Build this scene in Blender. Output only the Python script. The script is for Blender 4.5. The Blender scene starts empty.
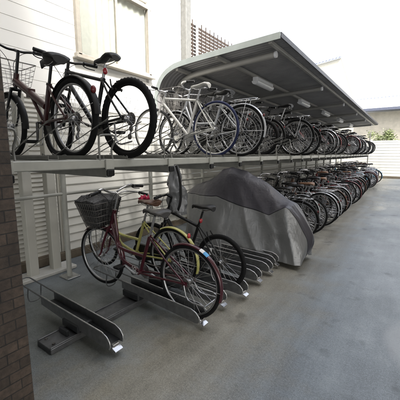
import bpy, math, random
from mathutils import Vector, Matrix, noise
R = math.radians
sc = bpy.context.scene
col = sc.collection
rnd = random.Random(11)
PI = math.pi

# ------------------------------------------------------------------ materials
def new_mat(name):
    m = bpy.data.materials.new(name); m.use_nodes = True
    nt = m.node_tree
    return m, nt, nt.nodes['Principled BSDF']

def set_in(b, **k):
    for n, v in k.items():
        key = n.replace('_', ' ')
        if key in b.inputs: b.inputs[key].default_value = v

def coords(nt, scale=(1, 1, 1), kind='Object'):
    tc = nt.nodes.new('ShaderNodeTexCoord'); mp = nt.nodes.new('ShaderNodeMapping')
    mp.inputs['Scale'].default_value = scale
    nt.links.new(tc.outputs[kind], mp.inputs['Vector'])
    return mp.outputs['Vector']

def noise_node(nt, vec, scale, detail=6, rough=.6):
    n = nt.nodes.new('ShaderNodeTexNoise')
    n.inputs['Scale'].default_value = scale; n.inputs['Detail'].default_value = detail
    n.inputs['Roughness'].default_value = rough
    nt.links.new(vec, n.inputs['Vector']); return n.outputs['Fac']

def ramp(nt, fac, stops):
    r = nt.nodes.new('ShaderNodeValToRGB'); cr = r.color_ramp
    while len(cr.elements) > 1: cr.elements.remove(cr.elements[-1])
    cr.elements[0].position = stops[0][0]; cr.elements[0].color = (*stops[0][1], 1)
    for p, c in stops[1:]:
        e = cr.elements.new(p); e.color = (*c, 1)
    nt.links.new(fac, r.inputs['Fac']); return r.outputs['Color']

def mixc(nt, fac, a, b, mode='MIX'):
    m = nt.nodes.new('ShaderNodeMix'); m.data_type = 'RGBA'; m.blend_type = mode
    for i, v in ((0, fac), (6, a), (7, b)):
        if hasattr(v, 'links') or hasattr(v, 'is_linked'): nt.links.new(v, m.inputs[i])
        elif i == 0: m.inputs[0].default_value = v
        else: m.inputs[i].default_value = (*v, 1)
    return m.outputs[2]

def bump(nt, b, h, strength=.3, dist=.01):
    n = nt.nodes.new('ShaderNodeBump'); n.inputs['Strength'].default_value = strength
    n.inputs['Distance'].default_value = dist
    nt.links.new(h, n.inputs['Height']); nt.links.new(n.outputs['Normal'], b.inputs['Normal'])

def mat(name, c, rough=.5, metal=0., var=.18, scale=14, coat=0., rvar=.12, spec=.5):
    m, nt, b = new_mat(name)
    v = coords(nt)
    f = noise_node(nt, v, scale)
    d = tuple(x * (1 - var) for x in c); l = tuple(min(1, x * (1 + var)) for x in c)
    nt.links.new(ramp(nt, f, [(.3, d), (.7, l)]), b.inputs['Base Color'])
    mr = nt.nodes.new('ShaderNodeMapRange'); mr.inputs[3].default_value = max(.03, rough - rvar); mr.inputs[4].default_value = min(1, rough + rvar)
    nt.links.new(noise_node(nt, v, scale * 2.3), mr.inputs[0]); nt.links.new(mr.outputs[0], b.inputs['Roughness'])
    set_in(b, Metallic=metal, Specular_IOR_Level=spec, Coat_Weight=coat, Coat_Roughness=.12)
    return m

M = {}
M['rubber'] = mat('rubber', (.0065, .0065, .007), .8, spec=.25)
M['rubber_worn'] = mat('rubber_worn', (.05, .05, .05), .85, var=.35)
M['rubber_blue'] = mat('rubber_blue', (.006, .012, .06), .65)
M['black_plastic'] = mat('black_plastic', (.006, .006, .0065), .5, spec=.3)
M['black_paint'] = mat('black_paint', (.005, .005, .006), .3, coat=.35, spec=.35)
M['chrome'] = mat('chrome', (.62, .62, .63), .25, 1., var=.12)
M['alloy'] = mat('alloy', (.45, .45, .46), .38, 1., var=.15)
M['edge_steel'] = mat('edge_steel', (.5, .5, .5), .3, .9, var=.25)
M['dull_steel'] = mat('dull_steel', (.2, .19, .18), .45, .9, var=.3, scale=30)
M['wine_paint'] = mat('wine_paint', (.05, .0035, .010), .3, coat=.5)
M['red_paint'] = mat('red_paint', (.15, .014, .018), .28, coat=.8)
M['dark_red'] = mat('dark_red', (.035, .004, .004), .38, coat=.25)
M['yellow_paint'] = mat('yellow_paint', (.42, .40, .13), .32, coat=.5)
M['white_paint'] = mat('white_paint', (.62, .61, .58), .3, coat=.5)
M['silver_paint'] = mat('silver_paint', (.42, .43, .45), .32, .5)
M['blue_paint'] = mat('blue_paint', (.03, .09, .26), .3, coat=.6)
M['skyblue_paint'] = mat('skyblue_paint', (.14, .36, .52), .35, coat=.5)
M['grey_paint'] = mat('grey_paint', (.10, .105, .11), .3, .3, coat=.4)
M['brown_paint'] = mat('brown_paint', (.10, .05, .03), .35, coat=.4)
M['green_paint'] = mat('green_paint', (.03, .09, .06), .35, coat=.4)
M['black_leather'] = mat('black_leather', (.008, .0075, .0075), .55, var=.3, scale=60)
M['grey_leather'] = mat('grey_leather', (.045, .042, .04), .45, var=.25, scale=40)
M['brown_leather'] = mat('brown_leather', (.09, .042, .024), .4, var=.35, scale=25)
M['tan_leather'] = mat('tan_leather', (.2, .11, .065), .5, var=.25, scale=25)
M['pale_leather'] = mat('pale_leather', (.45, .44, .41), .5)
M['red_plastic'] = mat('red_plastic', (.42, .02, .03), .2, coat=.6)
M['dark_reflector'] = mat('dark_reflector', (.12, .012, .014), .3)
M['amber_plastic'] = mat('amber_plastic', (.6, .12, .03), .2, coat=.6)
M['white_plastic'] = mat('white_plastic', (.75, .75, .73), .4)
M['sticker_white'] = mat('sticker_white', (.78, .78, .76), .4)
M['sticker_blue'] = mat('sticker_blue', (.08, .32, .6), .4)
M['cloth_red'] = mat('cloth_red', (.38, .02, .06), .8)
def net():
    m, nt, b = new_mat('net_black'); v = coords(nt)
    vo = nt.nodes.new('ShaderNodeTexVoronoi'); vo.feature = 'DISTANCE_TO_EDGE'; vo.inputs['Scale'].default_value = 42; nt.links.new(v, vo.inputs['Vector'])
    f1 = ramp(nt, vo.outputs['Distance'], [(.03, (.006, .006, .006)), (.09, (.035, .035, .037))])
    f2 = ramp(nt, noise_node(nt, v, 7, 4, .6), [(.42, (.2, .2, .2)), (.62, (2.2, 2.2, 2.2))])
    nt.links.new(mixc(nt, 1., f1, f2, 'MULTIPLY'), b.inputs['Base Color']); set_in(b, Roughness=.55)
    bump(nt, b, noise_node(nt, v, 11, 3, .6), .8, .05); return m
M['net_black'] = net()
M['rack_white'] = mat('rack_white', (.38, .38, .345), .5, .0, var=.12, scale=8)
M['rack_grey'] = mat('rack_grey', (.2, .2, .185), .45, .3, var=.15)
M['rail_grey'] = mat('rail_grey', (.15, .153, .157), .38, .6, var=.25, scale=18)
M['rail_dark'] = mat('rail_dark', (.035, .037, .04), .4, .4, var=.3, scale=18)
M['zinc'] = mat('zinc', (.5, .5, .49), .34, .9, var=.2, scale=20)
M['fence_white'] = mat('fence_white', (.72, .71, .66), .45, var=.06, scale=5)
M['louver_white'] = mat('louver_white', (.52, .505, .45), .5, var=.08, scale=5)
M['stud_white'] = mat('stud_white', (.5, .49, .44), .45, var=.06, scale=5)
M['roof_frame'] = mat('roof_frame', (.42, .405, .375), .42, .2, var=.08, scale=5)
M['roof_edge'] = mat('roof_edge', (.42, .46, .45), .4, .4, var=.1, scale=5)
M['roof_dark'] = mat('roof_dark', (.07, .07, .08), .45, .4, var=.15)
M['roof_sheet'] = mat('roof_sheet', (.30, .292, .292), .5, .1, var=.14, scale=3)
M['lamp_white'] = mat('lamp_white', (.9, .9, .92), .35, var=.04)
M['cream_wall'] = mat('cream_wall', (.40, .38, .32), .8, var=.05, scale=2)
M['pale_wall'] = mat('pale_wall', (.72, .71, .68), .8, var=.05, scale=2)
M['beige_wall'] = mat('beige_wall', (.50, .45, .37), .85, var=.15, scale=3)
M['house_siding'] = mat('house_siding', (.82, .81, .78), .7, var=.03, scale=2)
M['tan_frame'] = mat('tan_frame', (.36, .33, .28), .5, var=.1)
M['brown_lattice'] = mat('brown_lattice', (.045, .03, .022), .6, var=.2)
M['post_grey'] = mat('post_grey', (.16, .16, .15), .6)
M['blue_tile'] = mat('blue_tile', (.28, .31, .45), .5, var=.3, scale=20)
M['pale_tile'] = mat('pale_tile', (.74, .74, .76), .5, var=.06, scale=10)
M['gutter_grey'] = mat('gutter_grey', (.10, .11, .15), .4)
M['leaf'] = mat('leaf', (.15, .18, .07), .6, var=.4, scale=8)
M['bark'] = mat('bark', (.09, .07, .05), .9)
M['slab_grey'] = mat('slab_grey', (.4, .39, .37), .8)
M['reflector_white'] = mat('reflector_white', (.85, .85, .85), .25)

def glass_mat():
    m, nt, b = new_mat('window_glass'); v = coords(nt)
    nt.links.new(ramp(nt, noise_node(nt, v, 1.5), [(.3, (.7, .7, .68)), (.7, (.82, .82, .8))]), b.inputs['Base Color'])
    set_in(b, Roughness=.12, Coat_Weight=.6); return m
M['window_glass'] = glass_mat()
M['curtain'] = mat('curtain', (.62, .60, .54), .9, var=.06)
def clear():
    m, nt, b = new_mat('clear_glass'); set_in(b, Base_Color=(.9, .93, .92, 1), Roughness=.01, Transmission_Weight=1., IOR=1.2); return m
M['clear_glass'] = clear()

def concrete():
    m, nt, b = new_mat('concrete_ground'); v = coords(nt)
    big = noise_node(nt, v, .55, 5, .6); mid = noise_node(nt, v, 2.6, 8, .68); fine = noise_node(nt, v, 60, 4, .7)
    streak = noise_node(nt, coords(nt, (6, .7, 1)), 1.2, 7, .65)
    c = ramp(nt, big, [(.36, (.14, .148, .155)), (.5, (.19, .194, .194)), (.64, (.26, .255, .24))])
    c = mixc(nt, .55, c, ramp(nt, mid, [(.34, (.05, .052, .052)), (.5, (.18, .18, .174)), (.66, (.40, .385, .35))]))
    c = mixc(nt, .3, c, ramp(nt, streak, [(.34, (.05, .05, .05)), (.64, (.34, .335, .315))]))
    c = mixc(nt, .35, c, ramp(nt, fine, [(.3, (.07, .07, .068)), (.7, (.34, .33, .31))]))
    grit = noise_node(nt, v, 170, 2, .5)
    c = mixc(nt, ramp(nt, grit, [(.60, (0, 0, 0)), (.68, (.75,) * 3)]), c, (.40, .39, .37))
    c = mixc(nt, ramp(nt, grit, [(.30, (.8,) * 3), (.38, (0, 0, 0))]), c, (.035, .035, .034))
    # dark oil and tyre spots
    sp = noise_node(nt, v, 3.7, 3, .5)
    spf = ramp(nt, sp, [(.62, (0, 0, 0)), (.72, (1, 1, 1))])
    c = mixc(nt, spf, c, mixc(nt, .5, c, (.035, .035, .033)))
    # pale chips and dots
    vo = nt.nodes.new('ShaderNodeTexVoronoi'); vo.inputs['Scale'].default_value = 5.5
    nt.links.new(v, vo.inputs['Vector'])
    dots = ramp(nt, vo.outputs['Distance'], [(.03, (1, 1, 1)), (.055, (0, 0, 0))])
    c = mixc(nt, dots, c, (.24, .24, .23))
    # dust and painted glow by the trays, sky reflection painted blue in the aisle, one pale repair, one wet spot
    sx = nt.nodes.new('ShaderNodeSeparateXYZ'); nt.links.new(v, sx.inputs[0])
    def math_(op, *ins):
        q = nt.nodes.new('ShaderNodeMath'); q.operation = op
        for i_, x_ in enumerate(ins):
            if hasattr(x_, 'is_linked'): nt.links.new(x_, q.inputs[i_])
            else: q.inputs[i_].default_value = x_
        return q.outputs[0]
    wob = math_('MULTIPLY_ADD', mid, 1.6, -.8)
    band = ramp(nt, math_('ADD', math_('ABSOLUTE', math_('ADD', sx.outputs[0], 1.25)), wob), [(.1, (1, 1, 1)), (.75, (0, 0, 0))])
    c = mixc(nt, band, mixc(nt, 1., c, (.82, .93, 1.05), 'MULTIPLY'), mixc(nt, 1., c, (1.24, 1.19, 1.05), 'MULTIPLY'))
    def spot(cx, cy, rx, ry, edge, wb):
        d2 = math_('ADD', math_('POWER', math_('DIVIDE', math_('SUBTRACT', sx.outputs[0], cx), rx), 2.), math_('POWER', math_('DIVIDE', math_('SUBTRACT', sx.outputs[1], cy), ry), 2.))
        return ramp(nt, math_('ADD', math_('SQRT', d2), math_('MULTIPLY', wob, wb)), [(1 - edge, (1, 1, 1)), (1., (0, 0, 0))])
    c = mixc(nt, spot(.26, 2.72, .33, .5, .25, .5), c, mixc(nt, .55, c, (.34, .35, .36)))
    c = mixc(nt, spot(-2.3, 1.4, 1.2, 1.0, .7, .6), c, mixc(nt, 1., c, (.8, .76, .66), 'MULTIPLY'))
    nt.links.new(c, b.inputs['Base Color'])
    rr = ramp(nt, big, [(.35, (.25,) * 3), (.65, (.5,) * 3)])
    rr = mixc(nt, spot(-.62, 9.4, .26, .5, .6, .5), rr, (.1, .1, .1))
    nt.links.new(rr, b.inputs['Roughness'])
    set_in(b, Specular_IOR_Level=.5)
    bump(nt, b, math_('ADD', fine, math_('MULTIPLY', grit, .6)), .3, .005)
    return m
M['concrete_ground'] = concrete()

def patch_mat(name, c1, c2, rough):
    m, nt, b = new_mat(name); v = coords(nt)
    nt.links.new(ramp(nt, noise_node(nt, v, 9, 7, .7), [(.3, c1), (.7, c2)]), b.inputs['Base Color'])
    set_in(b, Roughness=rough); bump(nt, b, noise_node(nt, v, 70), .15, .004); return m
M['patch'] = patch_mat('pale_concrete', (.22, .23, .24), (.32, .325, .325), .45)
M['kerb'] = patch_mat('kerb_concrete', (.5, .49, .45), (.62, .61, .57), .8)
M['footing'] = patch_mat('footing_concrete', (.09, .07, .05), (.17, .14, .10), .9)
M['soil'] = patch_mat('soil', (.05, .04, .028), (.11, .085, .06), .95)
def water():
    m, nt, b = new_mat('water'); set_in(b, Base_Color=(.2, .22, .24, 1), Roughness=.06, Specular_IOR_Level=.8)
    bump(nt, b, noise_node(nt, coords(nt), 6), .03, .01); return m
M['water'] = water()

def brick():
    m, nt, b = new_mat('brown_brick_tile')
    tc = nt.nodes.new('ShaderNodeTexCoord')
    sp = nt.nodes.new('ShaderNodeSeparateXYZ'); cb = nt.nodes.new('ShaderNodeCombineXYZ')
    ad = nt.nodes.new('ShaderNodeMath'); ad.operation = 'ADD'
    nt.links.new(tc.outputs['Object'], sp.inputs[0])
    nt.links.new(sp.outputs[0], ad.inputs[0]); nt.links.new(sp.outputs[1], ad.inputs[1])
    nt.links.new(ad.outputs[0], cb.inputs[0]); nt.links.new(sp.outputs[2], cb.inputs[1])
    t = nt.nodes.new('ShaderNodeTexBrick')
    t.inputs['Scale'].default_value = 1; t.inputs['Brick Width'].default_value = .1; t.inputs['Row Height'].default_value = .052
    t.inputs['Mortar Size'].default_value = .0028; t.inputs['Mortar Smooth'].default_value = .2
    t.inputs['Color1'].default_value = (.045, .033, .025, 1); t.inputs['Color2'].default_value = (.085, .061, .046, 1)
    t.inputs['Mortar'].default_value = (.022, .019, .017, 1); t.offset = .5
    nt.links.new(cb.outputs[0], t.inputs['Vector'])
    n = noise_node(nt, coords(nt), 45, 6, .7)
    c = mixc(nt, .8, t.outputs['Color'], ramp(nt, n, [(.3, (.35,) * 3), (.7, (1.25,) * 3)]), 'MULTIPLY')
    c = mixc(nt, .6, c, ramp(nt, noise_node(nt, coords(nt), 6, 4, .6), [(.35, (.55, .55, .56)), (.65, (1.2, 1.18, 1.12))]), 'MULTIPLY')
    nt.links.new(c, b.inputs['Base Color']); set_in(b, Roughness=.62)
    h = nt.nodes.new('ShaderNodeMath'); h.operation = 'MULTIPLY_ADD'; h.inputs[1].default_value = -1.
    n2 = nt.nodes.new('ShaderNodeMath'); n2.operation = 'MULTIPLY'; n2.inputs[1].default_value = .35
    nt.links.new(n, n2.inputs[0]); nt.links.new(t.outputs['Fac'], h.inputs[0]); nt.links.new(n2.outputs[0], h.inputs[2])
    bump(nt, b, h.outputs[0], 1., .011)
    return m
M['brick'] = brick()

def fabric(name, c, rough, sheen=.0, metal=0.):
    m, nt, b = new_mat(name); v = coords(nt)
    nt.links.new(ramp(nt, noise_node(nt, v, 5, 8, .65), [(.3, tuple(x * .93 for x in c)), (.7, tuple(x * 1.06 for x in c))]), b.inputs['Base Color'])
    set_in(b, Roughness=rough, Metallic=metal)
    a1 = noise_node(nt, coords(nt, (1.2, 1.2, .55)), 5, 3, .55); a2 = noise_node(nt, coords(nt, (.7, 1, 1.3)), 14, 3, .6)
    def ridge(x, g):
        q = nt.nodes.new('ShaderNodeMath'); q.operation = 'SUBTRACT'; q.inputs[1].default_value = .5; nt.links.new(x, q.inputs[0])
        r_ = nt.nodes.new('ShaderNodeMath'); r_.operation = 'ABSOLUTE'; nt.links.new(q.outputs[0], r_.inputs[0])
        k_ = nt.nodes.new('ShaderNodeMath'); k_.operation = 'MULTIPLY'; k_.inputs[1].default_value = g; nt.links.new(r_.outputs[0], k_.inputs[0]); return k_.outputs[0]
    ad = nt.nodes.new('ShaderNodeMath'); ad.operation = 'ADD'
    nt.links.new(ridge(a1, -1.), ad.inputs[0]); nt.links.new(ridge(a2, -.22), ad.inputs[1])
    a3 = noise_node(nt, coords(nt, (1, 1, .6)), 34, 2, .5); ad2 = nt.nodes.new('ShaderNodeMath'); ad2.operation = 'ADD'
    nt.links.new(ad.outputs[0], ad2.inputs[0]); nt.links.new(ridge(a3, -.07), ad2.inputs[1]); ad = ad2
    bump(nt, b, ad.outputs[0], .3, .055); return m
M['cover_dark'] = fabric('cover_dark', (.04, .038, .047), .42)
M['cover_silver'] = fabric('cover_silver', (.215, .218, .222), .34, metal=.45)
M['bag_silver'] = fabric('bag_silver', (.2, .205, .215), .35, metal=.2)

# ------------------------------------------------------------------ mesh builder
def V(*a): return Vector(a)

class MB:
    def __init__(s): s.v = []; s.f = []; s.sm = []; s.mi = []; s.cur = 0
    def add(s, vs, fs, smooth=False):
        o = len(s.v); s.v += [tuple(p) for p in vs]
        for f in fs: s.f.append(tuple(o + i for i in f)); s.sm.append(smooth); s.mi.append(s.cur)
        return s
    def box(s, c, d, rot=None):
        x, y, z = (q / 2 for q in d); vs = []
        for sx in (-1, 1):
            for sy in (-1, 1):
                for sz in (-1, 1):
                    p = V(sx * x, sy * y, sz * z)
                    if rot is not None: p = rot @ p
                    vs.append(p + V(*c))
        return s.add(vs, [(0, 1, 3, 2), (4, 6, 7, 5), (0, 4, 5, 1), (2, 3, 7, 6), (0, 2, 6, 4), (1, 5, 7, 3)])
    def bbox(s, c, d, bev=.006, rot=None):
        # box with chamfered edges
        x, y, z = (q / 2 for q in d); b = min(bev, x * .45, y * .45, z * .45)
        rings = []
        for zz, ins in ((-z, b), (-z + b, 0), (z - b, 0), (z, b)):
            X, Y = x - ins, y - ins
            ring = [(X, -Y + b), (X, Y - b), (X - b, Y), (-X + b, Y), (-X, Y - b), (-X, -Y + b), (-X + b, -Y), (X - b, -Y)]
            pts = [V(px, py, zz) for px, py in ring]
            if rot is not None: pts = [rot @ p for p in pts]
            rings.append([p + V(*c) for p in pts])
        return s.loft(rings, smooth=False)
    def loft(s, rings, closed=True, cap=True, smooth=True, loop=False):
        n = len(rings[0]); vs = [p for r in rings for p in r]; fs = []
        m = len(rings); K = n if closed else n - 1
        for i in range(m if loop else m - 1):
            a = i * n; b2 = ((i + 1) % m) * n
            for j in range(K):
                k = (j + 1) % n
                fs.append((a + j, a + k, b2 + k, b2 + j))
        s.add(vs, fs, smooth)
        if cap and not loop and closed:
            s.add(rings[0], [tuple(reversed(range(n)))]); s.add(rings[-1], [tuple(range(n))])
        return s
    def tube(s, pts, r, n=8, smooth_path=0, loop=False, flat=None):
        pts = [V(*p) for p in pts]
        if smooth_path: pts = catmull(pts, smooth_path, loop)
        m = len(pts)
        rr = [r] * m if not isinstance(r, (list, tuple)) else [r[0] + (r[-1] - r[0]) * i / (m - 1) if len(r) == 2 else r[i] for i in range(m)]
        rings = []; up = None
        for i, p in enumerate(pts):
            if loop: t = pts[(i + 1) % m] - pts[i - 1]
            else: t = pts[min(i + 1, m - 1)] - pts[max(i - 1, 0)]
            if t.length < 1e-9: t = V(0, 0, 1)
            t.normalize()
            if up is None:
                up = V(0, 0, 1) if abs(t.z) < .9 else V(0, 1, 0)
            a = t.cross(up)
            if a.length < 1e-5: a = t.cross(V(1, 0, 0))
            a.normalize(); b = a.cross(t); up = b
            rings.append([p + (a * math.cos(2 * PI * k / n) + b * math.sin(2 * PI * k / n)) * rr[i] for k in range(n)])
        return s.loft(rings, loop=loop)
    def torus(s, c, Rr, r, seg=48, n=8, knob=0., sq=1.):
        rings = []
        for i in range(seg):
            a = 2 * PI * i / seg; ca, sa = math.cos(a), math.sin(a); ring = []
            for k in range(n):
                t = 2 * PI * k / n; q = r
                if knob and abs(t - 0) < 1.3 or knob and abs(t - 2 * PI) < 1.3:
                    q = r + (knob if (i + k) % 2 else -knob * .4)
                d = Rr + q * math.cos(t)
                ring.append(V(c[0] + ca * d, c[1] + q * sq * math.sin(t), c[2] + sa * d))
            rings.append(ring)
        return s.loft(rings, loop=True)
    def cyl(s, p, q, r, n=16): return s.tube([p, q], r, n)
    def disc(s, c, r, th, n=28, axis='y', hole=0):
        a = V(*c); d = {'y': V(0, th / 2, 0), 'x': V(th / 2, 0, 0), 'z': V(0, 0, th / 2)}[axis]
        return s.tube([a - d, a + d], r, n)
    def sphere(s, c, r, sx=1, sy=1, sz=1, n=12, m=8):
        rings = []
        for i in range(m + 1):
            ph = -PI / 2 + PI * i / m; rings.append([V(c[0] + sx * r * math.cos(ph) * math.cos(2 * PI * k / n), c[1] + sy * r * math.cos(ph) * math.sin(2 * PI * k / n), c[2] + sz * r * math.sin(ph)) for k in range(n)])
        return s.loft(rings)
    def mesh(s, name, mats):
        me = bpy.data.meshes.new(name); me.from_pydata(s.v, [], s.f)
        me.polygons.foreach_set('use_smooth', s.sm)
        for m in (mats if isinstance(mats, (list, tuple)) else [mats]): me.materials.append(m)
        if any(s.mi): me.polygons.foreach_set('material_index', s.mi)
        me.update(); return me
    def build(s, name, mats, parent=None, loc=(0, 0, 0)):
        o = bpy.data.objects.new(name, s.mesh(name, mats)); col.objects.link(o)
        o.parent = parent; o.location = loc; return o

def catmull(p, k, loop=False):
    out = []; n = len(p)
    for i in range(n if loop else n - 1):
        if loop: a, b, c, d = p[i - 1], p[i], p[(i + 1) % n], p[(i + 2) % n]
        else:
            b, c = p[i], p[i + 1]; a = p[i - 1] if i else b + (b - c); d = p[i + 2] if i + 2 < n else c + (c - b)
        for j in range(k):
            t = j / k
            out.append(.5 * ((2 * b) + (c - a) * t + (2 * a - 5 * b + 4 * c - d) * t * t + (3 * b - a - 3 * c + d) * t ** 3))
    if not loop: out.append(p[-1].copy())
    return out

def empty(name, loc=(0, 0, 0), rz=0., parent=None):
    o = bpy.data.objects.new(name, None); col.objects.link(o)
    o.location = loc; o.rotation_euler = (0, 0, rz); o.empty_display_size = .1; o.parent = parent
    return o
def tag(o, label=None, cat=None, group=None, kind=None):
    if label: o['label'] = label
    if cat: o['category'] = cat
    if group: o['group'] = group
    if kind: o['kind'] = kind
    return o
def copy_tree(o, parent=None, recolor=None, skip=()):
    c = o.copy(); col.objects.link(c); c.parent = parent
    base = o.name.split('.')[0]
    if recolor and base in recolor and c.type == 'MESH':
        c.material_slots[0].link = 'OBJECT'; c.material_slots[0].material = M[recolor[base]]
    for ch in KIDS.get(o.name, o.children):
        if ch.name.split('.')[0] in skip: continue
        copy_tree(ch, c, recolor, skip)
    return c
KIDS = {}

ORD = ['first', 'second', 'third', 'fourth', 'fifth', 'sixth', 'seventh', 'eighth', 'ninth', 'tenth', 'eleventh', 'twelfth', 'thirteenth', 'fourteenth', 'fifteenth', 'sixteenth', 'seventeenth', 'eighteenth', 'nineteenth']
def ordinal(n):
    if n <= 19: return ORD[n - 1]
    t = {2: 'twent', 3: 'thirt', 4: 'fort', 5: 'fift', 6: 'sixt'}[n // 10]
    return t + 'ieth' if n % 10 == 0 else t + 'y-' + ORD[n % 10 - 1]

# ------------------------------------------------------------------ bicycles
# local axes: x forward, z up, y to the rider's left; the rear wheel touches the ground at the origin
def bicycle(name, st):
    root = empty(name)
    r = st['r']; L = st['L']; tw = st.get('tw', .02)       # tyre half thickness
    al = R(st.get('ha', 69)); d = V(-math.cos(al), 0, math.sin(al)); n = V(math.sin(al), 0, math.cos(al))
    F = V(L, 0, r)
    def ax(s): return F - n * .045 + d * s
    s1, s2 = st['head']                                    # head tube span along the steering axis
    fm = M[st['paint']]; ft = st.get('tube', .016)
    BB = V(*st['bb']); sd = V(-math.cos(R(70)), 0, math.sin(R(70)))
    ST = BB + sd * st['seat_len']                          # top of seat tube
    SP = BB + sd * st['saddle_len']                        # saddle clamp
    hub = V(0, 0, r)
    steer = []
    # frame -------------------------------------------------------------
    f = MB(); f.tube([ax(s1), ax(s2)], ft * 1.25, 12); f.tube([BB, ST], ft, 10)
    f.cyl(BB - V(0, .035, 0), BB + V(0, .035, 0), .021, 14)
    for sy in (-1, 1):
        y = .06
        f.tube([BB + V(-.03, sy * .025, 0), BB + V(-.16, sy * .045, 0) * 1, hub + V(0, sy * y, 0)] if False else [BB + V(-.02, sy * .02, 0), BB * .62 + hub * .38 + V(0, sy * .045, 0), hub + V(0, sy * y, 0)], ft * .6, 7, 4)
        top = BB + sd * (st['seat_len'] * st.get('stay', .93))
        f.tube([top + V(-.012, sy * .014, 0), top * .5 + hub * .5 + V(0, sy * .045, 0), hub + V(0, sy * y, 0)], ft * .5, 7, 4)
        f.box(hub + V(0, sy * y, 0), (.05, .005, .04))
    k = st['kind']
    if k == 'city':
        a = ax(s2 - .03); b = ax(s1 + .035)
        m1 = V(BB.x + .30, 0, BB.z + .20); e1 = BB + sd * (st['seat_len'] * .42)
        f.tube([a, a * .45 + m1 * .55 + V(-.0, 0, -.035), m1, e1], ft * .95, 9, 6)
        m2 = V(BB.x + .26, 0, BB.z + .075)
        f.tube([b, b * .45 + m2 * .55 + V(0, 0, -.03), m2, BB], ft * 1.1, 9, 6)
    elif k == 'diamond':
        f.tube([ax(s2 - .025), BB + sd * (st['seat_len'] * .95)], ft * .95, 10)
        f.tube([ax(s1 + .03), BB], ft * 1.2, 10)
    elif k == 'fold':
        e = BB + sd * (st['seat_len'] * .42)
        f.tube([ax(s1 + .05), e], ft * 1.75, 12)
        f.tube([ax(s1 + .05) * .5 + e * .5 + V(0, 0, -.01), BB], ft * .9, 8)
        f.box(ax(s1 + .05) * .5 + e * .5, (.05, .06, .075))
    f.build('frame', fm, root)
    # fork --------------------------------------------------------------
    fo = MB()
    cr = ax(r + .035 + tw)
    fo.tube([cr, ax(s1)], ft * .9, 8)
    for sy in (-1, 1):
        y = .05
        if st.get('sus'):
            fo.tube([cr + V(0, sy * y, 0) + d * .02, cr * .45 + F * .55 + V(0, sy * y, 0)], .014, 10)
            fo.tube([cr * .5 + F * .5 + V(0, sy * y, 0), F + V(0, sy * y, 0)], .02, 10)
        else:
            fo.tube([cr + V(0, sy * .036, 0), cr * .5 + F * .5 - n * .008 + V(0, sy * y, 0), F - n * .03 + d * .07 + V(0, sy * y, 0), F + V(0, sy * y, 0)], [.014, .008], 8, 4)
    fo.tube([cr + V(0, -.045, .0), cr + V(0, .045, 0)], .016, 10)
    steer.append(fo.build('fork', M[st.get('fork', st['paint'])], root))
    # wheels --------------------------------------------------------------
    def wheel(c):
        rim = MB(); ri = r - 2 * tw
        rim.torus((0, 0, 0), ri, .012, 56, 8, sq=.95)
        w = rim.build('wheel', M[st.get('rim', 'alloy')], root, c)
        t = MB(); t.torus((0, 0, 0), r - tw, tw, 96 if st.get('knob') else 64, 10, st.get('knob', 0))
        t.build('tyre', M[st.get('tyre', 'rubber')], w)
        s_ = MB(); ns = 28
        for i in range(ns):
            a = 2 * PI * i / ns; sy = 1 if i % 2 else -1; off = (.35 if (i // 2) % 2 else -.35)
            s_.tube([(math.cos(a + off * 3) * .018, sy * .026, math.sin(a + off * 3) * .018), (math.cos(a) * ri, 0, math.sin(a) * ri)], .0013, 3)
        if st.get('spoke_reflector'):
            pass
        s_.build('spoke_set', M['chrome'], w)
        h = MB(); h.tube([(0, -.055, 0), (0, -.03, 0), (0, -.028, 0), (0, .028, 0), (0, .03, 0), (0, .055, 0)], [.008, .008, .022, .022, .008, .008], 12)
        for sy in (-1, 1): h.disc((0, sy * .026, 0), .028, .004, 16)
        h.build('hub', M['alloy'], w)
        return w
    rw = wheel(hub); fw = wheel(F); steer.append(fw)
    cg = MB()
    if st.get('gears'):
        for i, q in enumerate((.055, .047, .039, .031, .024)): cg.disc((0, -.035 - .004 * i, 0), q, .0018, 20)
        dr = MB(); dr.tube([(0.02, -.06, r -.03), (.03, -.065, r -.075), (.05, -.06, r -.14)], .008, 6)
        dr.disc((.03, -.06, r -.075), .024, .006, 12); dr.disc((.05, -.06, r -.14), .024, .006, 12); dr.build('derailleur', M['dull_steel'], root)
    else: cg.disc((0, -.045, 0), .034, .003, 18)
    if st.get('drum'): cg.disc((0, .045, 0), .048, .02, 20)
    cg.build('sprocket', M['dull_steel'], rw)
    if st.get('spoke_reflector'):
        s_ = MB(); s_.box((r * .42, .0, r * .3), (.02, .02, .07)); s_.build('reflector', M['reflector_white'], rw)
    # cranks --------------------------------------------------------------
    ca = R(st.get('crank', 20)); ck = MB()
    ck.cyl(BB - V(0, .07, 0), BB + V(0, .07, 0), .009, 10)
    for sy, sg in ((1, 1), (-1, -1)):
        e = BB + V(math.cos(ca) * .165 * sg, sy * .075, math.sin(ca) * .165 * sg)
        ck.tube([BB + V(0, sy * .068, 0), e], [.013, .009], 8)
    ck.disc(BB + V(0, -.05, 0), .075 if not st.get('gears') else .09, .004, 30)
    cro = ck.build('crank', M[st.get('crankm', 'alloy')], root)
    for sy, sg in ((1, 1), (-1, -1)):
        e = BB + V(math.cos(ca) * .165 * sg, sy * .075, math.sin(ca) * .165 * sg)
        p = MB(); p.bbox(e + V(0, sy * .06, 0), (.075, .085, .022), .006); p.cyl(e, e + V(0, sy * .1, 0), .006, 8)
        for dx in (-.034, .034): p.bbox(e + V(dx, sy * .06, .006), (.012, .09, .02), .003)
        p.build('pedal', M['black_plastic'], cro)
    ch = MB()                                             # chain, or a case over it
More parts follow.
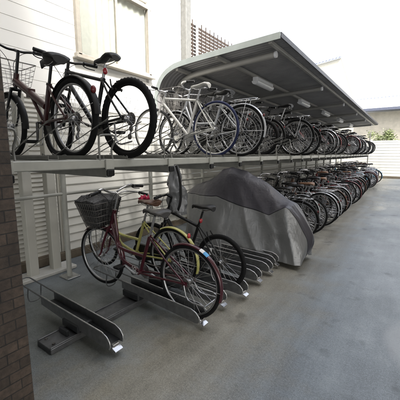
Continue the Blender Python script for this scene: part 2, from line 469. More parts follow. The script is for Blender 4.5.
    if st.get('case'):
        A = BB + V(0, -.06, 0); B = hub + V(0, -.06, 0); ring1 = []; ring2 = []
        for i in range(14):
            a = -PI / 2 + PI * i / 13; ring1.append(A + V(math.cos(a) * .1, 0, math.sin(a) * .1))
        for i in range(10):
            a = PI / 2 + PI * i / 9; ring1.append(B + V(math.cos(a) * .055, 0, math.sin(a) * .055))
        ch.loft([[p + V(0, o, 0) for p in ring1] for o in (-.018, .018)], smooth=False)
        ch.build('chain_case', M[st['case']], root)
    else:
        for sg in (1, -1): ch.tube([BB + V(0, -.05, sg * .08), hub + V(0, -.045, sg * .036)], .005, 5)
        ch.build('chain', M['dull_steel'], root)
    # mudguards -----------------------------------------------------------
    def guard(c, a0, a1, mt, moving=False):
        g = MB(); rg = r + .017; w = st.get('gw', .048); rings = []
        N = 30
        for i in range(N + 1):
            a = R(a0 + (a1 - a0) * i / N); e = V(math.cos(a), 0, math.sin(a)); ring = []
            for j in range(7): 
                q = -1 + j / 3; ring.append(c + e * (rg - .013 * q * q) + V(0, q * w / 2, 0))
            for j in range(7):
                q = 1 - j / 3; ring.append(c + e * (rg - .0035 - .013 * q * q) + V(0, q * (w / 2 - .002), 0))
            rings.append(ring)
        g.loft(rings); o = g.build('mudguard', M[mt], root)
        sy = MB()
        for aa in ((a1 - 14,) if not moving else (a1 - 10, a1 - 45)):
            a = R(aa); e = V(math.cos(a), 0, math.sin(a))
            for q in (-1, 1): sy.tube([c + V(0, q * .058, 0), c + e * (rg - .012) + V(0, q * w / 2, 0)], .0025, 5)
        sy.build('stay', M['chrome'], o)
        return o
    if st.get('guard'):
        gr = guard(hub, st.get('g0', 62), st.get('g1', 196), st['guard'])
        if st.get('front_guard', True): steer.append(guard(F, 48, 188, st['guard'], True))
        if st.get('reflect', True):
            a = R(st.get('ra', 150)); e = V(math.cos(a), 0, math.sin(a)); c = hub + e * (r + .028)
            rf = MB(); rf.sphere(c, st.get('rs', .024), .7, .9, 1.2); rf.build('reflector', M[st.get('reflm', 'red_plastic')], gr)
        if st.get('band'):
            for (b0, b1, mt) in st['band']:
                b = MB(); rings = []
                for i in range(9):
                    a = R(b0 + (b1 - b0) * i / 8); e = V(math.cos(a), 0, math.sin(a))
                    rings.append([hub + e * (r + .019 - .013 * q * q) + V(0, q * st.get('gw', .048) / 2 * 1.0, 0) for q in (-1, -.6, -.2, .2, .6, 1)])
                b.loft(rings, closed=False, cap=False); b.build('sticker', M[mt], gr)
    # saddle --------------------------------------------------------------
    sp = MB(); sp.tube([BB + sd * (st['seat_len'] - .06), SP], .0125, 10); sp.cyl(ST - sd * .01 - V(0, .02, 0), ST - sd * .01 + V(0, .02, 0), .012, 8)
    sp.build('seat_post', M[st.get('post', 'alloy')], root)
    sa = MB(); W = st.get('sw', .1); rings = []
    stn = [(-.135, .55, -.012), (-.125, .85, .006), (-.085, 1., .014), (-.03, .8, .006), (.03, .42, -.001), (.09, .24, -.002), (.135, .2, -.006), (.15, .1, -.016)]
    for (x, hw, z) in stn:
        ring = []; hwid = W * hw; th = (.034 if x < .05 else .026) * st.get('sth', 1.)
        for kx in range(12):
            t = 2 * PI * kx / 12; yy = math.cos(t) * hwid; zz = math.sin(t)
            ring.append(SP + V(x, yy, .045 + z + (zz * .016 if zz > 0 else zz * th) - .012 * (yy / (W + .001)) ** 2))
        rings.append(ring)
    sa.loft(rings)
    so = sa.build('saddle', M[st.get('saddle', 'black_leather')], root)
    sr = MB()
    for q in (-1, 1): sr.tube([SP + V(-.11, q * .035, .02), SP + V(-.04, q * .022, .0), SP + V(.05, q * .018, .0), SP + V(.12, q * .008, .024)], .0035, 6, 3)
    if st.get('springs'):
        for q in (-1, 1):
            sr.tube([SP + V(-.1 + .014 * math.cos(a * .8), q * .05 + .014 * math.sin(a * .8), -.03 + a * .0024) for a in range(0, 28)], .003, 5)
    sr.build('saddle_rail', M['chrome'], so)
    if st.get('tail_light'):
        t = MB(); c = ST + V(-.03, 0, .05); t.sphere(c, .022, .8, 1, 1.3); t.build('tail_light', M['red_plastic'], root)
    # handlebar -------------------------------------------------------------
    hb = MB(); top = ax(s2); H = st['bar_z']; bw = st.get('bw', .28); hm = M[st.get('barm', 'chrome')]
    sH = (H - top.z) / d.z
    if k == 'city' or st.get('swept'):
        q = ax(s2 + max(.02, sH - .04)); hb.tube([top, q], .012, 10)
        c = q + n * .035; grips = []
        hb.tube([q, c], .014, 8)
        for sy in (-1, 1):
            sw_ = st.get('sweep', 1.); p3 = c + V(-.20 * sw_, sy * bw, .045); p4 = c + V(-.31 * sw_, sy * (bw + .015 + .11 * (1 - sw_)), .03)
            hb.tube([c, c + V(.025, sy * .07, .02), c + V(-.01, sy * .17, .06), c + V(-.10 * sw_, sy * (bw - .03), .058), p3, p4], .011, 8, 4); grips.append((p3, p4))
    else:
        q = ax(s2 + max(.01, sH)); hb.tube([top, q], .014, 10)
        c = q + n * st.get('stem', .07); hb.tube([q, c], .015, 8); grips = []
        for sy in (-1, 1):
            p3 = c + V(-.035, sy * (bw - .12), .012); p4 = c + V(-.055, sy * bw, .012)
            hb.tube([c, c + V(0, sy * .07, 0), p3, p4], .0115, 8, 4); grips.append((p3 * .9 + p4 * .1, p4))
    ho = hb.build('handlebar', hm, root); steer.append(ho)
    for (a, b) in grips:
        g = MB(); g.tube([a, a * .5 + b * .5, b], .0165, 10); g.build('grip', M[st.get('grip', 'black_plastic')], ho)
        t = (b - a).normalized(); lv = MB(); fwd = V(t.y, -t.x, 0) * (1 if t.y < 0 else -1)
        fwd = V(.85, t.y * .0, -.5)
        lv.tube([a - t * .02, a - t * .02 + fwd * .025, a + t * .03 + fwd * .05, b + fwd * .055], .005, 6, 3)
        lv.sphere(a - t * .02, .018, 1, 1, 1, 8, 6)
        lv.build('brake_lever', M[st.get('lever', 'black_plastic')], ho)
    cb = MB()
    for sy in (-1, 1):
        a = grips[0 if sy < 0 else 1][0]
        cb.tube([a + V(.03, 0, 0), a + V(.11, -sy * .08, -.01), c + V(.09, sy * .02, -.10), ax(s1 + .03) + V(.03, sy * .02, 0)], .0028, 5, 6)
    cb.build('cable', M['black_plastic'], ho)
    # basket ----------------------------------------------------------------
    if st.get('basket'):
        bk = MB(); z0, z1 = st.get('bz', (r * 2 + .05, r * 2 + .31)); x0 = ax(s2).x + st.get('bx', .05)
        def ring(t):
            xa = x0 + .03 * (1 - t); xb = x0 + .25 + .09 * t; yb = .135 + .05 * t; z = z0 + (z1 - z0) * t
            return [V(xa, -yb, z), V(xb - .04, -yb, z), V(xb, -yb + .05, z), V(xb, yb - .05, z), V(xb - .04, yb, z), V(xa, yb, z)]
        for t in (0, .25, .5, .75, 1.): bk.tube(ring(t), .0045 if t == 1 else .0022 * st.get('wire', 1), 5, 0, True)
        N = st.get('bn', 5); r0, r1 = ring(0), ring(1)
        for i in range(6):
            for j in range(N): 
                u = j / N; bk.tube([r0[i].lerp(r0[(i + 1) % 6], u), r1[i].lerp(r1[(i + 1) % 6], u)], .0018, 4)
        for j in range(6):
            u = j / 5; bk.tube([r0[0].lerp(r0[5], u), r0[2].lerp(r0[3], u)], .002, 4)
        bk.tube([V(x0 + .02, 0, z0 + .1), ax(s2 - .02)], .01, 6)
        for q in (-1, 1): bk.tube([V(x0 + .12, q * .09, z0), F + V(.0, q * .065, 0)], .004, 5)
        bo = bk.build('basket', M[st['basket']], root); steer.append(bo)
        if st.get('basket_cover'):
            cv = MB(); rings = []
            for t in (.06, .45, .8, 1.0, 1.03):
                rg = ring(min(t, 1)); P = []
                cc = sum(rg, V(0, 0, 0)) / 6
                for i in range(6):
                    for u in (0, .33, .66):
                        p = rg[i].lerp(rg[(i + 1) % 6], u); o = (p - cc); o.z = 0
                        p = p + o.normalized() * ((-.016 if t < .95 else .004) + .014 * noise.noise(p * 9 + V(3, 1, 0))); p.z += (t > .9) * (.025 + .04 * noise.noise(p * 14))
                        P.append(p)
                rings.append(P)
            for sc_, dz in ((.7, .05), (.35, .065), (.02, .06)):
                cc = sum(rings[-1], V(0, 0, 0)) / 18 if sc_ == .7 else cc
                base = rings[4]
                rings.append([cc + V((p.x - cc.x) * sc_, (p.y - cc.y) * sc_, dz * .6 + .05 * noise.noise(p * 11 + V(sc_ * 5, 2, 0))) for p in base])
            cv.loft(rings, cap=False); cv.build('basket_cover', M['net_black'], bo)
    if st.get('rack'):
        rk = MB(); zt = 2 * r + .055
        for q in (-1, 1):
            rk.tube([V(.17, q * .05, zt), V(-.2, q * .06, zt), V(-.24, q * .03, zt)], .005, 6)
            rk.tube([V(-.1, q * .06, zt), V(0, q * .065, r)], .004, 6)
        for x in (.1, 0, -.1, -.2): rk.tube([V(x, -.055, zt), V(x, .055, zt)], .004, 5)
        rk.tube([V(.17, -.05, zt), V(.17, .05, zt)], .005, 5)
        rk.build('luggage_rack', M['chrome'], root)
    ks = MB()
    if st.get('stand') == 'loop':
        for q in (-1, 1): ks.tube([hub + V(0, q * .07, -.01), hub + V(-.06, q * .09, -.12), hub + V(-.24, q * .1, -.12)], .007, 6, 3)
        ks.tube([hub + V(-.24, -.1, -.12), hub + V(-.24, .1, -.12)], .007, 6)
    elif st.get('stand') == 'wire':
        c = BB + V(-.02, .05, -.02); ks.tube([c, c + V(.05, .03, -.15), c + V(.04, .03, -.17), c + V(-.06, .03, -.17), c + V(-.065, .03, -.15), c + V(-.03, 0, -.02)], .0045, 6)
    else:
        ks.tube([V(.1, .055, r - .03), V(.03, .085, .12), V(-.14, .09, .13)], .007, 6, 3)
    ks.build('kickstand', M['alloy'], root)
    if st.get('brakes'):
        for q in (-1, 1):
            vb = MB(); u = V(math.cos(R(64)), 0, math.sin(R(64))); e = hub + u * (r - 2 * tw - .01)
            vb.tube([e + V(0, q * .045, 0), e + u * .05 + V(0, q * .045, 0), e + u * .1 + V(0, q * .032, 0)], .007, 6)
            vb.box(e + u * .012 + V(0, q * .03, 0), (.05, .018, .012)); vb.build('brake', M['black_plastic'], root)
    if st.get('decal'):
        cu = bpy.data.curves.new('lettering', 'FONT'); cu.body = st['decal']; cu.size = .05; cu.extrude = .0006
        to = bpy.data.objects.new('lettering_source', cu); col.objects.link(to)
        bpy.context.view_layer.update()
        me = bpy.data.meshes.new_from_object(to.evaluated_get(bpy.context.evaluated_depsgraph_get()))
        bpy.data.objects.remove(to); me.materials.clear(); me.materials.append(M['sticker_white'])
        lo = bpy.data.objects.new('lettering', me); col.objects.link(lo); lo.parent = root
        p = st['decal_at']; lo.location = p; lo.rotation_euler = (R(90), R(st.get('decal_rot', 0)), R(180))
    root['axis'] = [F.x - n.x * .045, F.z - n.z * .045, d.x, d.z]
    STEER[name] = [o.name.split('.')[0] for o in steer]
    for o in steer: o['steered'] = 1
    return root
STEER = {}
def steer_by(root, deg):
    x, z, dx, dz = root['axis']; c = V(x, 0, z)
    m = Matrix.Translation(c) @ Matrix.Rotation(R(deg), 4, V(dx, 0, dz)) @ Matrix.Translation(-c)
    for ch in root.children:
        if ch.get('steered'): ch.matrix_basis = m @ ch.matrix_basis
def clean(root):
    if 'axis' in root: del root['axis']
    for ch in root.children:
        if 'steered' in ch: del ch['steered']

CITY = dict(kind='city', r=.335, L=1.13, tw=.018, head=(.40, .60), bb=(.47, 0, .28), seat_len=.44, saddle_len=.66, bar_z=1.0, tube=.017,
            paint='wine_paint', fork='chrome', guard='chrome', saddle='black_leather', sw=.115, springs=True, case='black_plastic', basket='chrome', rack=True, stand='side', drum=True)
MTB = dict(kind='diamond', r=.318, L=1.05, tw=.026, knob=.0035, head=(.44, .56), bb=(.43, 0, .28), seat_len=.42, saddle_len=.53, bar_z=.88, bw=.30, tube=.018,
           paint='black_paint', fork='black_paint', rim='black_plastic', saddle='black_leather', sw=.075, gears=True, barm='black_paint', tail_light=True, sus=True, brakes=True, crankm='dull_steel')
CROSS = dict(kind='diamond', r=.34, L=1.05, tw=.015, head=(.40, .52), bb=(.43, 0, .28), seat_len=.48, saddle_len=.60, bar_z=.86, bw=.27, tube=.016, stem=.09,
             paint='white_paint', fork='white_paint', saddle='pale_leather', sw=.07, gears=True, barm='alloy', brakes=True, crank=-35)
FOLD = dict(kind='fold', r=.312, L=1.10, tw=.024, head=(.40, .52), bb=(.43, 0, .30), seat_len=.34, saddle_len=.49, bar_z=.96, sth=1.6, post='black_paint', reflm='dark_reflector', bw=.29, tube=.019, swept=False,
            paint='dark_red', fork='black_paint', rim='alloy', saddle='black_leather', sw=.115, gears=True, guard='black_plastic', gw=.062, g0=40, g1=178, ra=146, stand='wire', basket='dull_steel', bz=(.68, .89), bx=.0, bn=3,
            barm='black_paint', crank=-88, tail_light=False, crankm='black_paint')
def sty(base, **k):
    d_ = dict(base); d_.update(k); return d_

GROUP_UP = 'bicycles on the upper deck of the rack'; GROUP_LO = 'bicycles in the lower trays of the rack'
Z_UP = 1.463; Z_LO = .045
def place(b, x, y, z, label, group, tilt=0, yaw=0, steer=0, cat='bicycle'):
    b.location = (x, y, z); b.rotation_euler = (R(tilt), 0, PI + R(yaw))
    if steer: steer_by(b, steer)
    tag(b, label, cat, group)

bpy.context.view_layer.update()
B = {}
B['fold'] = bicycle('folding_bicycle', FOLD)
B['mtb'] = bicycle('mountain_bicycle', MTB)
B['white'] = bicycle('hybrid_bicycle', sty(CROSS, tyre='rubber_blue', rim='white_paint', tw=.017))
B['wine'] = bicycle('city_bicycle', sty(CITY, guard='wine_paint', rack=False, basket='dull_steel', basket_cover=True, saddle='grey_leather', fork='wine_paint', saddle_len=.64, reflect=False,
                 band=[(112, 119, 'sticker_white'), (119.2, 127, 'sticker_blue')], decal='LO', decal_at=(.71, .026, .315), decal_rot=30, stand='loop', L=1.22, bb=(.61, 0, .28), bar_z=1.08, sweep=.15, bw=.25, bz=(.68, .95), bx=.09, bn=9, wire=1.25, case=None))
B['yellow'] = bicycle('city_bicycle', sty(CITY, paint='yellow_paint', guard='yellow_paint', bb=(.57, 0, .28), L=1.2, saddle='brown_leather', fork='chrome', basket=None, rack=False, saddle_len=.64, bar_z=.95, reflm='red_plastic', ra=128))
B['small'] = bicycle('sport_bicycle', sty(MTB, r=.305, tw=.021, knob=.001, L=.97, paint='black_paint', saddle_len=.60, bar_z=.95, post='black_paint', sus=False, head=(.42, .56), barm='black_paint', spoke_reflector=True, seat_len=.42))
B['city'] = bicycle('city_bicycle', sty(CITY, paint='black_paint', guard='silver_paint', saddle='black_leather', basket='dull_steel', bn=4, rs=.017, reflm='dark_reflector', saddle_len=.60, bar_z=.98))
B['sport'] = bicycle('sport_bicycle', sty(CROSS, paint='black_paint', fork='black_paint', saddle='black_leather', tw=.019, barm='black_paint', guard=None))
bpy.context.view_layer.update()

PROTO = {k: copy_tree(v) for k, v in B.items() if k in ('city', 'sport', 'white', 'mtb', 'fold')}

place(B['fold'], -2.22, 1.40, Z_UP, 'dark red folding bicycle with wire basket and black mudguards, nearest on the upper deck', GROUP_UP, steer=0)
place(B['mtb'], -1.91, 1.69, Z_UP, 'black mountain bicycle with thick knobbly tyres on the upper deck', GROUP_UP, steer=-6)
fwt = [c for c in B['white'].children if c.name.startswith('wheel')][1].children
for c in fwt:
    if c.name.startswith('tyre'): c.data = c.data.copy(); c.data.materials[0] = M['rubber_worn']
place(B['white'], -2.02, 3.20, Z_UP, 'white bicycle with blue rear tyre and pale saddle on the upper deck', GROUP_UP, steer=8)
place(B['wine'], -1.50, 1.96, Z_LO, 'wine red city bicycle with a black cover in its wire basket', GROUP_LO, steer=5)
place(B['yellow'], -2.0, 2.33, Z_LO, 'yellow city bicycle with brown saddle behind the wine red one', GROUP_LO, steer=-4)
place(B['small'], -1.56, 2.60, Z_LO, 'small black sports bicycle with red tail light beside the covered motor scooter', GROUP_LO, steer=6)

# generic bicycles: (prototype, recolour, words)
LOOK = {
 'black city bicycle with silver mudguards': ('city', {}),
 'all black city bicycle': ('city', dict(mudguard='black_plastic', fork='black_paint')),
 'silver city bicycle': ('city', dict(frame='silver_paint', mudguard='silver_paint')),
 'maroon city bicycle': ('city', dict(frame='red_paint', mudguard='red_paint')),
 'black city bicycle with tan saddle': ('city', dict(saddle='tan_leather')),
 'brown city bicycle with tan saddle': ('city', dict(frame='brown_paint', mudguard='brown_paint', saddle='tan_leather')),
 'blue city bicycle': ('city', dict(frame='blue_paint', mudguard='blue_paint')),
 'pale blue city bicycle': ('city', dict(frame='skyblue_paint', mudguard='skyblue_paint')),
 'white city bicycle': ('city', dict(frame='white_paint', mudguard='white_paint', saddle='brown_leather')),
 'black sports bicycle': ('sport', {}),
 'grey sports bicycle': ('sport', dict(frame='grey_paint')),
 'red sports bicycle': ('sport', dict(frame='red_paint', fork='red_paint')),
 'black mountain bicycle': ('mtb', {}),
 'black folding bicycle': ('fold', dict(frame='black_paint')),
 'white sports bicycle': ('sport', dict(frame='white_paint', fork='white_paint')),
}
UP = ['silver city bicycle', 'all black city bicycle', 'black sports bicycle', 'all black city bicycle', 'black mountain bicycle', 'all black city bicycle', 'all black city bicycle', None, 'black folding bicycle',
      'black sports bicycle', 'grey sports bicycle', 'all black city bicycle', 'red sports bicycle', None, 'black city bicycle with silver mudguards', 'black mountain bicycle', 'silver city bicycle', 'black sports bicycle', 'maroon city bicycle',
      'all black city bicycle', 'black folding bicycle', 'grey sports bicycle', None, 'black sports bicycle', 'maroon city bicycle', 'black city bicycle with silver mudguards', 'red sports bicycle', 'all black city bicycle', 'black mountain bicycle',
      'grey sports bicycle', 'silver city bicycle', 'black sports bicycle', 'all black city bicycle', None, 'black sports bicycle', 'grey sports bicycle', 'black city bicycle with silver mudguards', 'black sports bicycle', None, 'grey sports bicycle', 'black sports bicycle', 'silver city bicycle', 'black sports bicycle']
LO = ['all black city bicycle', 'black sports bicycle', 'black city bicycle with silver mudguards', 'black city bicycle with tan saddle', 'silver city bicycle', 'all black city bicycle', 'brown city bicycle with tan saddle', 'black city bicycle with silver mudguards',
      'maroon city bicycle', 'black mountain bicycle', 'black city bicycle with tan saddle', 'grey sports bicycle', 'maroon city bicycle', 'black sports bicycle', 'white city bicycle', 'maroon city bicycle', 'brown city bicycle with tan saddle',
      'all black city bicycle', 'silver city bicycle', 'red sports bicycle', 'black city bicycle with silver mudguards', 'maroon city bicycle', 'white sports bicycle', 'black mountain bicycle', 'pale blue city bicycle', 'black city bicycle with tan saddle',
      'maroon city bicycle', 'silver city bicycle', 'black sports bicycle', 'maroon city bicycle', 'all black city bicycle', 'blue city bicycle', 'white city bicycle', 'pale blue city bicycle', 'silver city bicycle', 'black city bicycle with silver mudguards', 'brown city bicycle with tan saddle', 'blue city bicycle', 'white sports bicycle', 'black sports bicycle']
UP_Y = []; LO_Y = []
def fill(lst, y0, x0, z, group, where, ys, start, push={}):
    tot = start; cnt = {}
    for i, look in enumerate(lst):
        y = y0 + .36 * i
        ys.append((y, look is not None))
        if look is None: continue
        tot += 1
        key, rc = LOOK[look]
        far = y > 9
        b = copy_tree(PROTO[key], None, rc, ('cable', 'brake_lever', 'lettering', 'stay') if far else ())
        b.name = PROTO[key].name.split('.')[0]
        rot = rnd.uniform(-2.5, 2.5)
        place(b, x0 + rnd.uniform(-.06, .08) + push.get(i, -.26 if rnd.random() < .42 and i else 0), y + rnd.uniform(-.03, .03), z + (rnd.choice((0, .02)) if z < 1 else 0),
              f'{look}, {ordinal(tot)} {where}', group, rnd.uniform(-2.5, 2.5), rot, rnd.uniform(-16, 16))
        dh = rnd.uniform(-.06, .07)
        for ch in b.children:
            if ch.name.startswith(('saddle', 'seat_post')): ch.location = V(ch.location.x - dh * .34, ch.location.y, ch.location.z + dh * .94)
        clean(b)
fill(UP, 3.60, -1.92, Z_UP, GROUP_UP, 'bicycle from the near end of the upper deck', UP_Y, 3, {0: .04, 1: -.36, 2: -.30, 3: -.42, 4: -.33, 5: -.4, 6: .16, 8: .14, 9: -.3})
fill(LO, 4.98, -1.42, Z_LO, GROUP_LO, 'bicycle from the near end of the lower row', LO_Y, 3)
for b in B.values():
    clean(b)
def kill(o):
    for c in list(o.children): kill(c)
    bpy.data.objects.remove(o)
for k in ('city', 'sport'): kill(B[k])
for v in PROTO.values(): kill(v)

# red cloth on the black bicycle's bar
rb = MB()
rings = []
for i in range(9):
    t = i / 8; rings.append([V(-.06 + .12 * t, 0, 0) + V(.006 * math.sin(i * 2), math.cos(a) * (.03 + .012 * math.sin(i * 2.3 + a * 2)), math.sin(a) * (.026 + .014 * math.cos(i * 1.7 + a * 3)) - .012 * math.cos(i)) for a in [2 * PI * k / 12 for k in range(12)]])
rb.loft(rings)
o = rb.build('cloth', M['cloth_red'], None, (-2.50, 2.42, .985)); o.rotation_euler = (0, 0, R(80))
tag(o, 'small red cloth wrapped on the black handlebar beside the brown saddle', 'cloth')

# ------------------------------------------------------------------ covered motor scooter
def lerp_tab(tab, x):
    for (a, va), (b, vb) in zip(tab, tab[1:]):
        if a <= x <= b:
            t = (x - a) / (b - a); t = t * t * (3 - 2 * t) if False else t
            return va + (vb - va) * t
    return tab[0][1] if x < tab[0][0] else tab[-1][1]
TOP = [(-3.02, .70), (-2.97, .90), (-2.84, 1.0), (-2.64, 1.06), (-2.48, 1.14), (-2.34, 1.26), (-2.2, 1.29), (-1.95, 1.245), (-1.74, 1.14), (-1.55, 1.03), (-1.36, .90), (-1.22, .82), (-1.09, .66), (-.97, .46), (-.945, .38)]
HALF = [(-3.02, .12), (-2.85, .24), (-2.5, .36), (-2.2, .38), (-1.8, .30), (-1.4, .24), (-1.1, .18), (-.945, .12)]
SEAM = [(-3.02, .84), (-2.75, .86), (-2.45, .85), (-2.3, .86), (-2.1, .80), (-1.8, .72), (-1.5, .66), (-1.25, .80), (-1.12, .62), (-1.0, .38), (-.945, .1)]
cov = empty('motor_scooter', (0, 0, 0))
top = MB(); side = MB(); NU, NVn = 150, 64; SEAM_T = .5
gridv = []
for i in range(NU + 1):
    x = -3.02 + (3.02 - .945) * i / NU
    h = lerp_tab(TOP, x); w = lerp_tab(HALF, x); row = []
    for j in range(NVn + 1):
        t = j / NVn * 2 - 1                                 # -1 near hem .. 0 ridge .. 1 far hem
        a = abs(t); sg = 1 if t > 0 else -1
        zs = min(lerp_tab(SEAM, x), h - .06)
        if a < SEAM_T:
            q = a / SEAM_T; yy = w * .78 * q; zz = h - (h - zs) * (.25 * q + .75 * q ** 2.2)
        else:
            q = (a - SEAM_T) / (1 - SEAM_T); yy = w * (.78 + .22 * math.sin(q * PI / 2)) + .06 * q * q; zz = zs * (1 - q) + .055 * q + .012
        p = V(x, 3.98 + sg * yy, zz)
        q = max(0, (a - .1)) 
        rg_ = lambda v: 1 - 2 * abs(noise.noise(v)) ** .75
        fold = noise.noise(V(x * 2.6 + p.z * 1.1, t * 1.1, 4.2)) * .05 + rg_(V(x * 4.2 + 2.4 * p.z, p.z * 1.3, sg * 3.)) * .016 + rg_(V(x * 9 - 3 * p.z, p.z * 4, sg)) * .0025
        fold += .055 * max(0, 1 - abs((x + 1.27 - .25 * (.8 - p.z)) / .17)) * (a > .35)
        p.y += sg * fold * (.4 + q); p.z += noise.noise(V(x * 4, t * 5, 1.)) * .022 * (1 - a) + noise.noise(V(x * 9, t * 6, 9.)) * .006
        # ends close in towards the hem
        if i < 4: p.x += (1 - i / 4) * .06 * (1 - p.z)
        if i > NU - 7: p.x -= ((i - NU + 7) / 7) ** 2 * .13 * max(0, (.30 - p.z)) / .3
        if p.z < .012: p.z = .012
        row.append(p)
    gridv.append(row)
for i in range(NU):
    for j in range(NVn):
        qd = [gridv[i][j], gridv[i + 1][j], gridv[i + 1][j + 1], gridv[i][j + 1]]
        zc = sum(p.z for p in qd) / 4; xc = sum(p.x for p in qd) / 4
        (top if NVn / 4 <= j < NVn * 3 / 4 else side).add(qd, [(0, 1, 2, 3)], True)
for i_, rev in ((0, False), (NU, True)):
    P = gridv[i_]; c = sum(P, V(0, 0, 0)) / len(P)
    for j in range(NVn): (top if NVn / 4 <= j < NVn * 3 / 4 or i_ else side).add([P[j], P[j + 1], c], [(0, 1, 2)], True)
def weld(o):
    import bmesh
    bm = bmesh.new(); bm.from_mesh(o.data); bmesh.ops.remove_doubles(bm, verts=bm.verts, dist=.0004); bmesh.ops.recalc_face_normals(bm, faces=bm.faces); bm.to_mesh(o.data); bm.free()
    sd_ = o.modifiers.new('thickness', 'SOLIDIFY'); sd_.thickness = .004
    ss = o.modifiers.new('smooth', 'SUBSURF'); ss.levels = 1; ss.render_levels = 1
weld(top.build('cover_top', M['cover_dark'], cov)); weld(side.build('cover_side', M['cover_silver'], cov))
tag(cov, 'motor scooter hidden under a dark grey and silver cover in the lower row', 'motor scooter')

# grey plastic bag hanging from the upper deck
bag = MB(); rings = []
for i in range(40):
    t = i / 39; z = 1.365 - .58 * t
    w = .03 + .065 * math.sin(min(1, t * 1.1) * PI * .6); dp = .03 + .05 * math.sin(t * PI * .75); ring = []
    for k in range(40):
        a = 2 * PI * k / 40; d_ = V(math.cos(a), math.sin(a), 0)
        q = 1 + .5 * (noise.noise(V(d_.x * 1.3, d_.y * 1.3, t * 3)) + .5 * (1 - 2.4 * abs(noise.noise(V(d_.x * 2.6, d_.y * 2.6, t * 6 + 4)))) + .25 * (1 - 2 * abs(noise.noise(V(d_.x * 5, d_.y * 5, t * 15)))))
        ring.append(V(-2.27 + .05 * t + .03 * noise.noise(V(t * 4, 3, 0)), 2.70, z) + V(d_.x * w * q, d_.y * dp * q, .02 * noise.noise(V(d_.x * 2, d_.y * 2, t * 4))))
    rings.append(ring)
bag.loft(rings)
o = bag.build('plastic_bag', M['bag_silver']); tag(o, 'crumpled silver grey bag hanging under the upper deck above the black bicycle', 'bag')
st_ = MB(); st_.tube([(-2.20, 2.65, 1.36), (-2.14, 2.64, 1.2), (-2.12, 2.63, 1.0), (-2.15, 2.62, .86), (-2.23, 2.63, .79), (-2.3, 2.64, .84)], .014, 8, 5); st_.build('strap', M['black_plastic'], o)

# ------------------------------------------------------------------ two-tier rack
Y_END = 19.3
rack = empty('bicycle_rack', (-3.3, 1.0, 0))
tag(rack, 'long two tier steel bicycle rack, its pale upper deck on round posts', 'bicycle rack')
def rel(o): o.location = (3.3, -1.0, 0)
def rpart(mb, name, mt): o = mb.build(name, M[mt], rack, (3.3, -1.0, 0)); return o
Y0 = -.2
m = MB(); m.bbox((-1.93, (Y0 + Y_END) / 2, 1.422), (.07, Y_END - Y0, .064), .006); rpart(m, 'beam', 'rack_white')
m = MB(); m.bbox((-2.95, (Y0 + Y_END) / 2, 1.422), (.07, Y_END - Y0, .06), .006); rpart(m, 'beam', 'rack_white')
m = MB(); m.tube([(-3.3, Y0, 1.03), (-3.3, Y_END, 1.03)], .019, 10); rpart(m, 'rail', 'rack_white')
m = MB(); m.bbox((-3.3, (Y0 + Y_END) / 2, 1.36), (.06, Y_END - Y0, .05), .005); rpart(m, 'beam', 'rack_grey')
k = 0
y = .03
while y < Y_END:
    a = MB(); a.bbox((-2.58, y, 1.352), (1.38, .055, .07), .005); ao = rpart(a, 'arm', 'rack_grey')
    a = MB(); a.bbox((-1.878, y, 1.352), (.026, .066, .05), .006); a.build('end_plug', M['black_plastic'], ao)
    a = MB(); a.bbox((-1.884, y, 1.418), (.02, .075, .078), .004); a.build('bracket', M['rack_white'], ao)
    h = MB(); h.tube([(-1.90, y - .075, 1.45), (-1.90, y - .075, 1.60), (-1.90, y - .055, 1.635), (-1.90, y + .055, 1.64), (-1.90, y + .075, 1.605), (-1.95, y + .075, 1.53), (-1.93, y + .07, 1.45)], .0075, 8, 3); rpart(h, 'hoop', 'rack_grey')
    y += .72
y = 1.90
while y < Y_END:
    p = MB(); p.tube([(-3.3, y, 0.01), (-3.3, y, 1.335)], .03, 16); po = rpart(p, 'post', 'rack_white')
    b = MB(); b.bbox((-3.3, y, .008), (.2, .17, .014), .004)
    for dx in (-.075, .075):
        for dy in (-.06, .06): b.cyl((-3.3 + dx, y + dy, .014), (-3.3 + dx, y + dy, .026), .011, 6)
    b.build('base_plate', M['zinc'], po)
    y += 1.44
p = MB(); p.bbox((-1.9, 19.2, 2.04), (.05, .05, 1.18), .004); rpart(p, 'end_post', 'rack_white')
p = MB(); p.tube([(-1.93, 19.25, 0.01), (-1.93, 19.25, 1.335)], .03, 14); rpart(p, 'post', 'rack_white')

# upper trays
ut = empty('upper_tray', (0, 0, 0))
m = MB(); m.bbox((-.62, 0, 0), (1.3, .07, .006), .002)
for sy in (-1, 1): m.bbox((-.62, sy * .033, .012), (1.3, .004, .03), .001)
m.build('channel', M['rack_grey'], ut)
for sy in (-1, 1):
    g = MB(); g.tube([(-.72, sy * .045, 0), (-.72, sy * .045, .045), (-.64, sy * .045, .012), (-.50, sy * .045, .035), (.22, sy * .052, .285)], .0042, 6); g.build('guide_bar', M['rack_grey'], ut)
slots_up = [.68, 1.04, 1.40, 1.70, 2.12, 2.48, 2.84, 3.20] + [y for y, _ in UP_Y]
for i, y in enumerate(slots_up):
    o = ut if i == 0 else copy_tree(ut)
    o.location = (-1.93, y, 1.4575)
    tag(o, f'{ordinal(i + 1)} upper tray from the near end, a steel wheel channel with slanting guide bars', 'bike tray', 'upper trays of the rack')

